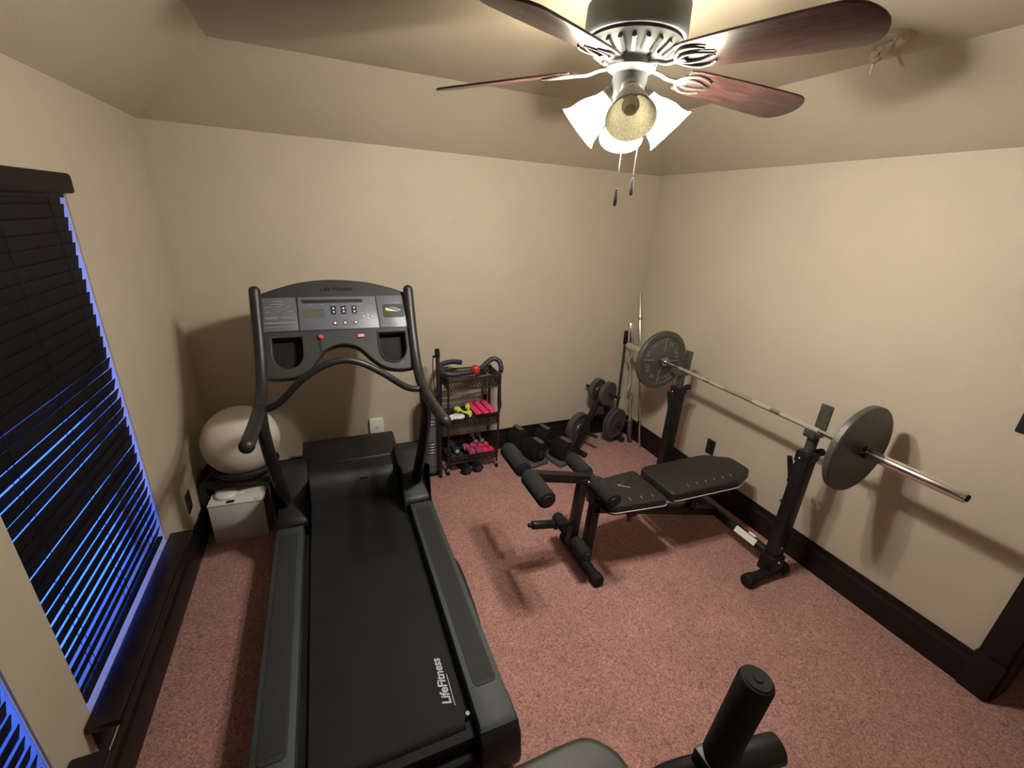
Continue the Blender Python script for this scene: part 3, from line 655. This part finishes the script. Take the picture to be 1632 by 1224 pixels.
p0b, p1b = V((2.557, 2.765, .008)), V((2.572, 3.120, 1.375)); ub = p1b-p0b
MB().cyl(p0b, p1b, .0125, bev=.002).build('shaft', CHROME, sb)
MB().cyl(p0b+ub*.155, p0b+ub*.175, .018).cyl(p0b+ub*.82, p0b+ub*.84, .018).build('stop_rings', STEEL, sb)
dk = T('dark_pole', 'dark pole with a black grip leaning behind the curl bar in the corner', 'pole', (2.45, 3.08, 0))
MB().cyl((2.475, 3.060, .01), (2.487, 3.112, .95), .012).build('shaft', mat('dark_brown_pole', (.045, .030, .028), .4), dk)
MB().cyl((2.4865, 3.1095, .90), (2.489, 3.118, 1.02), .019, bev=.004).build('grip', BLKR, dk)

# ------------------------------------------------------------ adjustable dumbbells by the back wall
def adj(name, label, loc, rz):
    t = T(name, label, 'dumbbell', loc, rz, 'adjustable dumbbells in trays')
    MB().prism(roundpoly([(-.095, -.205), (.095, -.205), (.095, .205), (-.095, .205)], .03), 0, .035, bev=.008).build('tray', mat('tray_grey', (.07, .07, .07), .5), t, world=False)
    for s in (-1, 1):
        mb = MB()
        for k in range(6):
            y = s*(.052+.024*k); r = .098-.003*k
            mb.prism([(r*math.cos(math.radians(a))*.92, .112+r*math.sin(math.radians(a))) for a in range(0, 360, 18)], -.007, .007, Matrix(((1, 0, 0, 0), (0, 0, -1, y), (0, 1, 0, 0), (0, 0, 0, 1))), bev=.002)
        mb.build('plate_stack', BLKR, t, world=False)
        MB().cyl((0, s*.190, .112), (0, s*.212, .112), .034, bev=.006).build('selector_dial', BLK, t, world=False)
        MB().bb(-.010, .034, s*.135-.055, s*.135+.055, .205, .216, .004).build('top_strap', mat('strap_grey', (.075, .075, .075), .4), t, world=False)
    MB().cyl((0, -.09, .112), (0, .09, .112), .018).build('grip', CHROME, t, world=False)
    MB().sph((.03, -.075, .185), .009).build('lock_button', CHROME, t, world=False)
    return t
adj('adjustable_dumbbell', 'black adjustable dumbbell in its tray, left one, nearest the rolling cart', (1.475, 2.945, 0), math.radians(14))
adj('adjustable_dumbbell', 'black adjustable dumbbell in its tray, right one, next to the plate tree', (1.705, 2.890, 0), math.radians(14))

# ------------------------------------------------------------ rolling cart and what it holds
CX0, CX1, CY0, CY1 = .765, 1.170, 2.860, 3.085
ct = T('wire_cart', 'small three-tier dark wire cart on casters against the back wall', 'cart', ((CX0+CX1)/2, (CY0+CY1)/2, 0))
for x in (CX0, CX1):
    for y in (CY0, CY1): MB().cyl((x, y, .055), (x, y, .815), .0085, seg=12).build('post', CARTM, ct)
for x in (CX0, CX1):
    for y in (CY0, CY1):
        cs = MB().cyl((x, y, .035), (x, y, .06), .012).bb(x-.012, x+.012, y-.010, y+.012, .028, .045, .002).build('caster', CHROME, ct)
        MB().cyl((x-.009, y, .0215), (x+.009, y, .0215), .021, bev=.003).build('wheel', BLKR, cs)
for zb, zt in ((.720, .805), (.405, .470), (.095, .150)):
    mb = MB()
    for z in (zb, zt):
        r = .006 if z == zt else .007
        for a, c in (((CX0, CY0), (CX1, CY0)), ((CX1, CY0), (CX1, CY1)), ((CX1, CY1), (CX0, CY1)), ((CX0, CY1), (CX0, CY0))): mb.cyl((*a, z), (*c, z), r, seg=8)
    n = 16
    for k in range(1, n): x = CX0+(CX1-CX0)*k/n; mb.cyl((x, CY0, zb), (x, CY1, zb), .0025, seg=6)
    for k in range(1, 6): y = CY0+(CY1-CY0)*k/6; mb.cyl((CX0, y, zb-.003), (CX1, y, zb-.003), .003, seg=6)
    # lattice sides
    def lattice(a, c, wr=.0028):
        a, c = V(a), V(c); n = max(4, int((c-a).length/.022))
        for k in range(n):
            u0, u1 = a+(c-a)*k/n, a+(c-a)*(k+1)/n
            for z0_, z1_ in ((zb, (zb+zt)/2), ((zb+zt)/2, zt)):
                mb.cyl((u0.x, u0.y, z0_), (u1.x, u1.y, z1_), wr, seg=5); mb.cyl((u1.x, u1.y, z0_), (u0.x, u0.y, z1_), wr, seg=5)
        mb.cyl((a.x, a.y, (zb+zt)/2), (c.x, c.y, (zb+zt)/2), .002, seg=5)
    lattice((CX0, CY0), (CX1, CY0)); lattice((CX0, CY1), (CX1, CY1)); lattice((CX0, CY0), (CX0, CY1)); lattice((CX1, CY0), (CX1, CY1))
    mb.build('basket', CARTM, ct)
# ab exerciser on top
ab = T('ab_exerciser', 'navy padded tube exerciser with looped handles lying on top of the cart', 'exerciser', (.96, 2.95, .81))
MB().tube([(.900, 2.985, .885), (.840, 3.02, .885), (.765, 3.03, .870), (.725, 2.97, .855), (.735, 2.90, .845), (.80, 2.875, .838), (.90, 2.885, .838), (.965, 2.90, .838)], .019, 14, sm=6).build('left_handle', NAVY, ab)
MB().tube([(1.00, 2.93, .838), (1.05, 2.95, .845), (1.10, 2.97, .875), (1.150, 2.975, .90), (1.190, 2.955, .885), (1.196, 2.92, .845), (1.180, 2.885, .825)], .019, 14, sm=6).build('right_handle', NAVY, ab)
MB().sph((.985, 2.905, .850), .034, (1, 1, 1.15)).build('hub', REDB, ab)
MB().tube([(.985, 2.90, .83), (.96, 2.88, .80), (1.02, 2.885, .80), (1.10, 2.89, .805)], .005, 8, sm=4).build('spring_arm', STEEL, ab)
# hanging bands
for i, (x0, y0, z0_, lab, m) in enumerate(((CX1+.014, 2.885, .77, 'black resistance band hanging outside the right front post of the cart', BLKR), (CX1-.05, 3.05, .76, 'dark green exercise band hanging at the back right corner of the cart', mat('dark_green_band', (.012, .030, .018), .5)))):
    t = T('resistance_band', lab, 'exercise band', (x0, y0, z0_), group='bands hanging from the cart')
    dl = .30 if i == 0 else .27
    MB().tube([(x0-.004, y0, z0_), (x0+.002, y0, z0_-dl*.4), (x0+.012, y0+.01, z0_-dl*.75), (x0+.006, y0+.02, z0_-dl), (x0-.002, y0+.03, z0_-dl*.7), (x0-.004, y0+.025, z0_-dl*.3), (x0-.006, y0+.01, z0_+.004)], .006, 8, sm=5).build('band_loop', m, t)
    MB().tube([(x0+.008, y0+.01, z0_-dl*.70), (x0+.010, y0+.014, z0_-dl*.86)], .012, 10).build('foam_grip', FOAM, t)
# dumbbells
def dumbbell(name, label, m, ln, r, M, group, hexa=False, tip=None):
    t = T(name, label, 'dumbbell', group=group); t.matrix_basis = M; sg = 6 if hexa else 20
    for s in (-1, 1):
        a, c = sorted((s*ln*.23, s*ln*.5))
        MB().cyl((0, a, 0), (0, c, 0), r, seg=sg, bev=r*.18).build('head', m, t, world=False)
        if tip: MB().cyl((0, s*ln*.5-.001*s, 0), (0, s*(ln*.5+.002), 0), r*.55, seg=16).build('end_disc', tip, t, world=False)
    MB().cyl((0, -ln*.25, 0), (0, ln*.25, 0), r*.5, seg=14).build('grip', m if not hexa else STEEL, t, world=False)
    return t
def DM(x, y, z, rz=0, tilt=0): return Matrix.Translation((x, y, z)) @ Matrix.Rotation(rz, 4, 'Z') @ Matrix.Rotation(tilt, 4, 'X')
zb = .0995+.024
gg = 'pink dumbbells on the bottom tier'
d1 = dumbbell('pink_dumbbell', 'mauve dumbbell on the bottom tier, leftmost of the four pink ones', MAUVE, .155, .028, DM(.962, 2.957, .144, .15, -.12), gg)
dup(d1, DM(1.022, 2.957, .144, .15, -.12), 'mauve dumbbell on the bottom tier, second from left of the four pink ones')
d3 = dumbbell('pink_dumbbell', 'bright pink dumbbell on the bottom tier, second from right of the pink four', PINK, .150, .024, DM(1.079, 2.960, .138, .08, -.12), gg)
dup(d3, DM(1.130, 2.962, .138, .06, -.10), 'bright pink dumbbell on the bottom tier, rightmost beside the front right post')
gg = 'navy dumbbells on the bottom tier'
d5 = dumbbell('navy_dumbbell', 'dark navy dumbbell with pale end on the bottom tier, next to the cart left post', TEAL, .15, .028, DM(.810, 2.955, .128, .1), gg, tip=LIGHTG)
dup(d5, DM(.872, 2.958, .128, .1), 'dark navy dumbbell with pale end on the bottom tier, middle of the tier')
dup(d5, DM(.840, 2.975, .178, .12), 'dark navy dumbbell stacked on top of the other navy ones')
gg = 'black hex dumbbells on the floor'
d7 = dumbbell('hex_dumbbell', 'black hex dumbbell on the carpet under the cart front, left one', BLKR, .17, .042, DM(.900, 2.895, .037, .12), gg, hexa=True, tip=IROND)
dup(d7, DM(.998, 2.905, .037, .12), 'black hex dumbbell on the carpet under the cart front, right one')
gg = 'grey dumbbells at the back of the bottom tier'
d9 = dumbbell('grey_dumbbell', 'grey dumbbell behind the pink ones on the bottom tier, left one', mat('grey_neoprene', (.16, .16, .16), .5), .10, .020, DM(1.035, 3.050, .185, .25, .5), gg)
dup(d9, DM(1.09, 3.052, .185, .25, .5), 'grey dumbbell behind the pink ones on the bottom tier, right one')
# middle tier: pink weighted bars, neon hand weights, gloves
gg = 'pink padded weights on the middle tier'
pw = []
for i, (x, lab) in enumerate(((.995, 'pink padded weight on the middle tier, leftmost, beside the neon weights'), (1.055, 'pink padded weight on the middle tier, the middle of three'), (1.115, 'pink padded weight on the middle tier, rightmost by the post'))):
    M = Matrix.Translation((x, 2.955, .505)) @ Matrix.Rotation(.12, 4, 'Z') @ Matrix.Rotation(.06, 4, 'X')
    if i == 0:
        t = T('padded_weight', lab, 'hand weight', group=gg); t.matrix_basis = M
        MB().bb(-.024, .024, -.115, .115, -.014, .016, .012, seg=3).build('pad', PINK, t, world=False)
        MB().bb(-.027, .027, -.112, .112, -.018, -.008, .003).bb(-.025, .025, -.119, -.112, -.014, .012, .003).build('black_edging', BLKR, t, world=False)
        pw.append(t)
    else: dup(pw[0], M, lab)
gg = 'neon yellow hand weights'
d11 = dumbbell('hand_weight', 'neon yellow hand weight on the middle tier, left of the crossed pair', NEON, .16, .022, DM(.900, 2.935, .500, .5), gg)
dup(d11, DM(.950, 2.95, .502, -.2, .05), 'neon yellow hand weight on the middle tier, right of the pair, beside the pink pads')
def glove(label, M, m, m2):
    t = T('training_glove', label, 'glove', group='gloves on the middle tier'); t.matrix_basis = M
    MB().sph((0, 0, .018), .036, (1, 1.25, .5)).build('palm', m, t, world=False)
    mb = MB()
    for k in range(4): mb.tube([(-.026+.017*k, .030, .018), (-.028+.0185*k, .058-.004*abs(k-1.5), .020), (-.028+.0185*k, .075-.005*abs(k-1.5), .012)], .0085, 8, sm=3)
    mb.tube([(.028, -.01, .015), (.046, .012, .018), (.05, .028, .012)], .0085, 8, sm=3)
    mb.build('fingers', m, t, world=False)
    MB().lathe([(.026, 0), (.030, .002), (.032, .028), (.028, .03), (.026, 0)], Matrix.Translation((0, -.038, .018)) @ Matrix.Rotation(math.pi/2, 4, 'X') @ Matrix.Scale(.6, 4, (0, 1, 0)), 18).build('cuff', m2, t, world=False)
glove('black glove with white cuff at the front left of the middle tier', DM(.822, 2.908, .432, 1.9), BLKR, WPL)
glove('black glove with white cuff lying behind the front one on the middle tier', DM(.880, 2.965, .432, -.5), BLKR, WPL)
glove('white and black glove hanging over the front rim of the middle tier', DM(.855, 2.875, .474, 1.5), WPL, BLKR)
glove('grey-cuffed black glove at the back left of the middle tier', DM(.808, 3.00, .432, .3), BLKR, mat('cuff_grey', (.25, .26, .28), .6))
glove('black glove at the back middle of the middle tier', DM(.950, 3.020, .432, 1.4), BLKR, BLKR)

# ------------------------------------------------------------ grey ribbed roller and rod beside the cart
rl = T('ribbed_roller', 'upright grey ribbed roller standing on the carpet left of the cart', 'roller', (.650, 2.945, 0))
pr = [(0, .0), (.060, .0), (.066, .01)]
z = .03
for band in ((.075, .085), (.19, .29), (.43, .50), (.56, .62)):
    pr += [(.068, z), (.068, band[0]-.004)]; zz = band[0]
    while zz < band[1]: pr += [(.0655, zz), (.0655, zz+.006), (.071, zz+.012), (.071, zz+.018)]; zz += .024
    z = zz
pr += [(.066, .64), (.058, .66), (0, .665)]
MB().lathe(pr, Matrix.Translation((.650, 2.945, .0)), 36).build('ribbed_body', ROLLG, rl)
MB().cyl((.650, 2.945, 0), (.650, 2.945, .035), .072, bev=.006, seg=32).build('base_ring', BLKR, rl)
rd = T('exercise_rod', 'dark tube with black cap and cord leaning behind the treadmill handrail', 'rod', (.70, 2.846, 0))
MB().cyl((.700, 2.846, .004), (.684, 2.850, 1.00), .0145, bev=.002).build('tube', TUBE, rd)
MB().cyl((.685, 2.850, .985), (.681, 2.851, 1.045), .0175, bev=.004).bb(.650, .684, 2.842, 2.858, .985, 1.0, .003).build('cap', BLKR, rd)
MB().tube([(.652, 2.85, .99), (.650, 2.85, .90), (.660, 2.85, .78), (.672, 2.85, .66), (.690, 2.85, .58)], .003, 6, sm=5).build('cord', BLKR, rd)

# ------------------------------------------------------------ ball on its stand, white box
BC = V((-.548, 2.752, .582))
bs = T('ball_stand', 'black ring stand with four legs holding the exercise ball in the back left corner', 'ball stand', (BC.x, BC.y, 0))
SX0, SX1, SY0, SY1 = -.785, -.405, 2.675, 2.905
MB().tube([(x, y, .345) for x, y in rrect(SX0, SX1, SY0, SY1, .06)], .020, 10, closed=True, flat=1.6).build('frame_band', BLK, bs)
MB().tube([(BC.x+.166*math.cos(math.radians(a)), BC.y+.166*math.sin(math.radians(a)), .424) for a in range(0, 360, 10)], .019, 10, closed=True).build('cradle_ring', BLK, bs)
for x, y in ((SX0+.01, SY0+.01), (SX1-.01, SY0+.01), (SX0+.01, SY1-.01), (SX1-.01, SY1-.01)):
    dv = (V((x, y, 0)) - V((BC.x, BC.y, 0))).normalized()
    MB().tube([(x, y, .350), (BC.x+.166*dv.x, BC.y+.166*dv.y, .415)], .016, 10).build('brace', BLK, bs)
    MB().tube([(x, y, .365), (x, y, .20), (x, y, .002)], .019, 12).build('leg', BLK, bs)
bl = tag(MB().sph((0, 0, 0), .208, u=64, v=40).build('exercise_ball', BALL), 'pale grey inflated exercise ball resting in its black ring stand', 'exercise ball'); bl.location = BC
wbx = T('cardboard_box', 'white rectangular box on the carpet between ball stand and treadmill', 'box', (-.595, 2.655, 0), math.radians(-3))
MB().bb(-.143, .143, -.095, .095, .002, .262, .002).build('carton', WHITE, wbx, world=False)
MB().bb(-.146, .146, -.098, .098, .262, .272, .002).build('lid', mat('white_lid', (.72, .69, .64), .55), wbx, world=False)
MB().bb(-.052, -.010, -.090, -.062, .2718, .2728).build('dark_label', BLKR, wbx, world=False)
MB().text('C', .035, .0005, Matrix.Translation((.118, -.082, .2722)) @ Matrix.Rotation(math.pi/2, 4, 'Z')).build('printed_mark', CHAR, wbx, world=False)
pk = T('white_puck', 'round white plastic dome lying on the lid of the white box', 'gadget', (-.660, 2.655, .272))
MB().lathe([(0, .038), (.030, .036), (.050, .028), (.060, .014), (.056, .002), (0, 0)], Matrix.Translation((-.660, 2.655, .272)), 32).build('dome', WPL, pk)
MB().lathe([(0, .012), (.020, .011), (.026, .005), (.022, 0), (0, 0)], Matrix.Translation((-.588, 2.665, .272)), 24).tube([(-.61, 2.66, .276), (-.60, 2.64, .276), (-.585, 2.64, .275)], .003, 6, sm=3).build('small_disc', WPL, pk)

# ------------------------------------------------------------ wall plates, nail, ceiling remnant
def plate_out(name, label, c, n, w_, h_, m, m2, cat='outlet', d_=.006, recept=True):
    n = V(n); t = T(name, label, cat, c)
    side = V((0, 0, 1)).cross(n); M = Matrix((side, V((0, 0, 1)), n)).transposed().to_4x4(); M.translation = V(c)
    MB().prism(rrect(-w_/2, w_/2, -h_/2, h_/2, .006), 0, d_, M, bev=.002).build('cover_plate', m, t)
    if recept:
        for s in (-1, 1):
            r = MB().prism(rrect(-.016, .016, s*.026-.014, s*.026+.014, .010), d_, d_+.002, M).build('receptacle', m2, t)
    return t, M
plate_out('wall_outlet', 'black outlet plate on the right wall above the baseboard behind the bench', (R, 2.065, .375), (-1, 0, 0), .076, .118, BLK, BLKR)
plate_out('wall_outlet', 'dark brown outlet on the left wall between the far window and the ball stand', (L, 2.525, .352), (1, 0, 0), .076, .118, BRN, BLKR)
t, M = plate_out('wall_plug_unit', 'white rectangular plug-in unit on the back wall above the treadmill hood', (.272, B, .368), (0, -1, 0), .102, .135, WPL, WPL, 'plug-in unit', .032, False)
MB().prism(rrect(-.012, .012, -.018, .012, .004), .032, .0335, M).build('sensor_mark', mat('pale_grey_mark', (.5, .48, .50), .5), t)
t, M = plate_out('light_switch', 'dark switch plate on the right wall at the right edge of the photo', (R, .605, 1.275), (-1, 0, 0), .12, .125, BLK, BLKR, 'light switch', .006, False)
MB().bb(-.006, .006, -.012, .012, .006, .016, M=M @ Matrix.Translation((-.025, 0, 0))).bb(-.006, .006, -.012, .012, .006, .016, M=M @ Matrix.Translation((.025, 0, 0))).build('toggle', BLKR, t)
tag(MB().cyl((.845, B, 1.907), (.845, B-.012, 1.907), .004, seg=10).build('wall_anchor', WPL), 'tiny white anchor in the back wall above the cart', 'wall anchor')
cp = T('ceiling_patch', 'beige round ceiling plate with torn peeling material and dangling stub near the fan blade tip', 'ceiling plate', (1.98, 1.26, CZ))
MB().lathe([(0, 0), (.070, 0), (.068, -.008), (.055, -.014), (0, -.014)], Matrix.Translation((1.955, 1.235, CZ)), 28).build('round_plate', PLAST, cp)
mb = MB(); pts = [(1.935, 1.180, CZ-.016), (1.965, 1.215, CZ-.028), (1.985, 1.255, CZ-.020), (2.01, 1.285, CZ-.030), (2.04, 1.325, CZ-.022), (2.055, 1.340, CZ-.040)]
mb.tube(pts, .016, 10, sm=5, rad=lambda t: .8+.45*math.sin(t*17)).tube([(x-.012, y+.015, z+.006) for x, y, z in pts[:5]], .012, 10, sm=5, rad=lambda t: .8+.4*math.sin(t*23+1))
mb.build('torn_paper', PLAST, cp)
MB().cyl((2.052, 1.338, CZ-.075), (2.055, 1.340, CZ-.035), .0045).cyl((2.055, 1.340, CZ-.036), (2.055, 1.340, CZ), .002).build('dangling_stub', WPL, cp)

# ------------------------------------------------------------ second machine at the near edge
ns = T('situp_bench', 'grey-padded exercise bench with black foam grips at the bottom edge of the photo', 'exercise bench', (.35, .45, 0))
MB().prism(roundpoly([(-.35, .30), (.60, .28), (.68, .40), (.665, .58), (.60, .650), (.52, .655), (-.35, .645)], [.05, .06, .05, .04, .04, .03, .05], 8), .455, .515, bev=.024, seg=5).build('seat_pad', LGREY, ns)
MB().bar((-.30, .44, .41), (.78, .44, .41), .05, .06).bar((-.25, .44, .40), (-.25, .44, .03), .05, .05).bar((.62, .44, .40), (.66, .44, .03), .05, .05).build('frame', BLKM, ns)
MB().tube([(-.25, .22, .03), (-.25, .66, .03)], .028, 14).tube([(.66, .22, .03), (.66, .66, .03)], .028, 14).build('feet', BLKM, ns)
MB().tube([(.56, .45, .44), (.68, .46, .56), (.80, .41, .65)], .027, 14, sm=4).bb(.760, .850, .360, .440, .615, .700, .012).build('grip_arm', BLKM, ns)
MB().cyl((.806, .400, .690), (.828, .388, .985), .0395, bev=.012, seg=32).build('foam_grip', BLKR, ns)
MB().lathe([(0, .004), (.010, .004), (.012, 0), (.030, .001), (.031, 0), (0, 0)], frame((.828, .388, .985), (.850, .376, 1.280))[0], 24).build('grip_end', BLK, ns)
MB().cyl((.820, .390, .680), (.972, .357, .690), .036, bev=.006, seg=28).build('foam_grip', BLKM, ns)
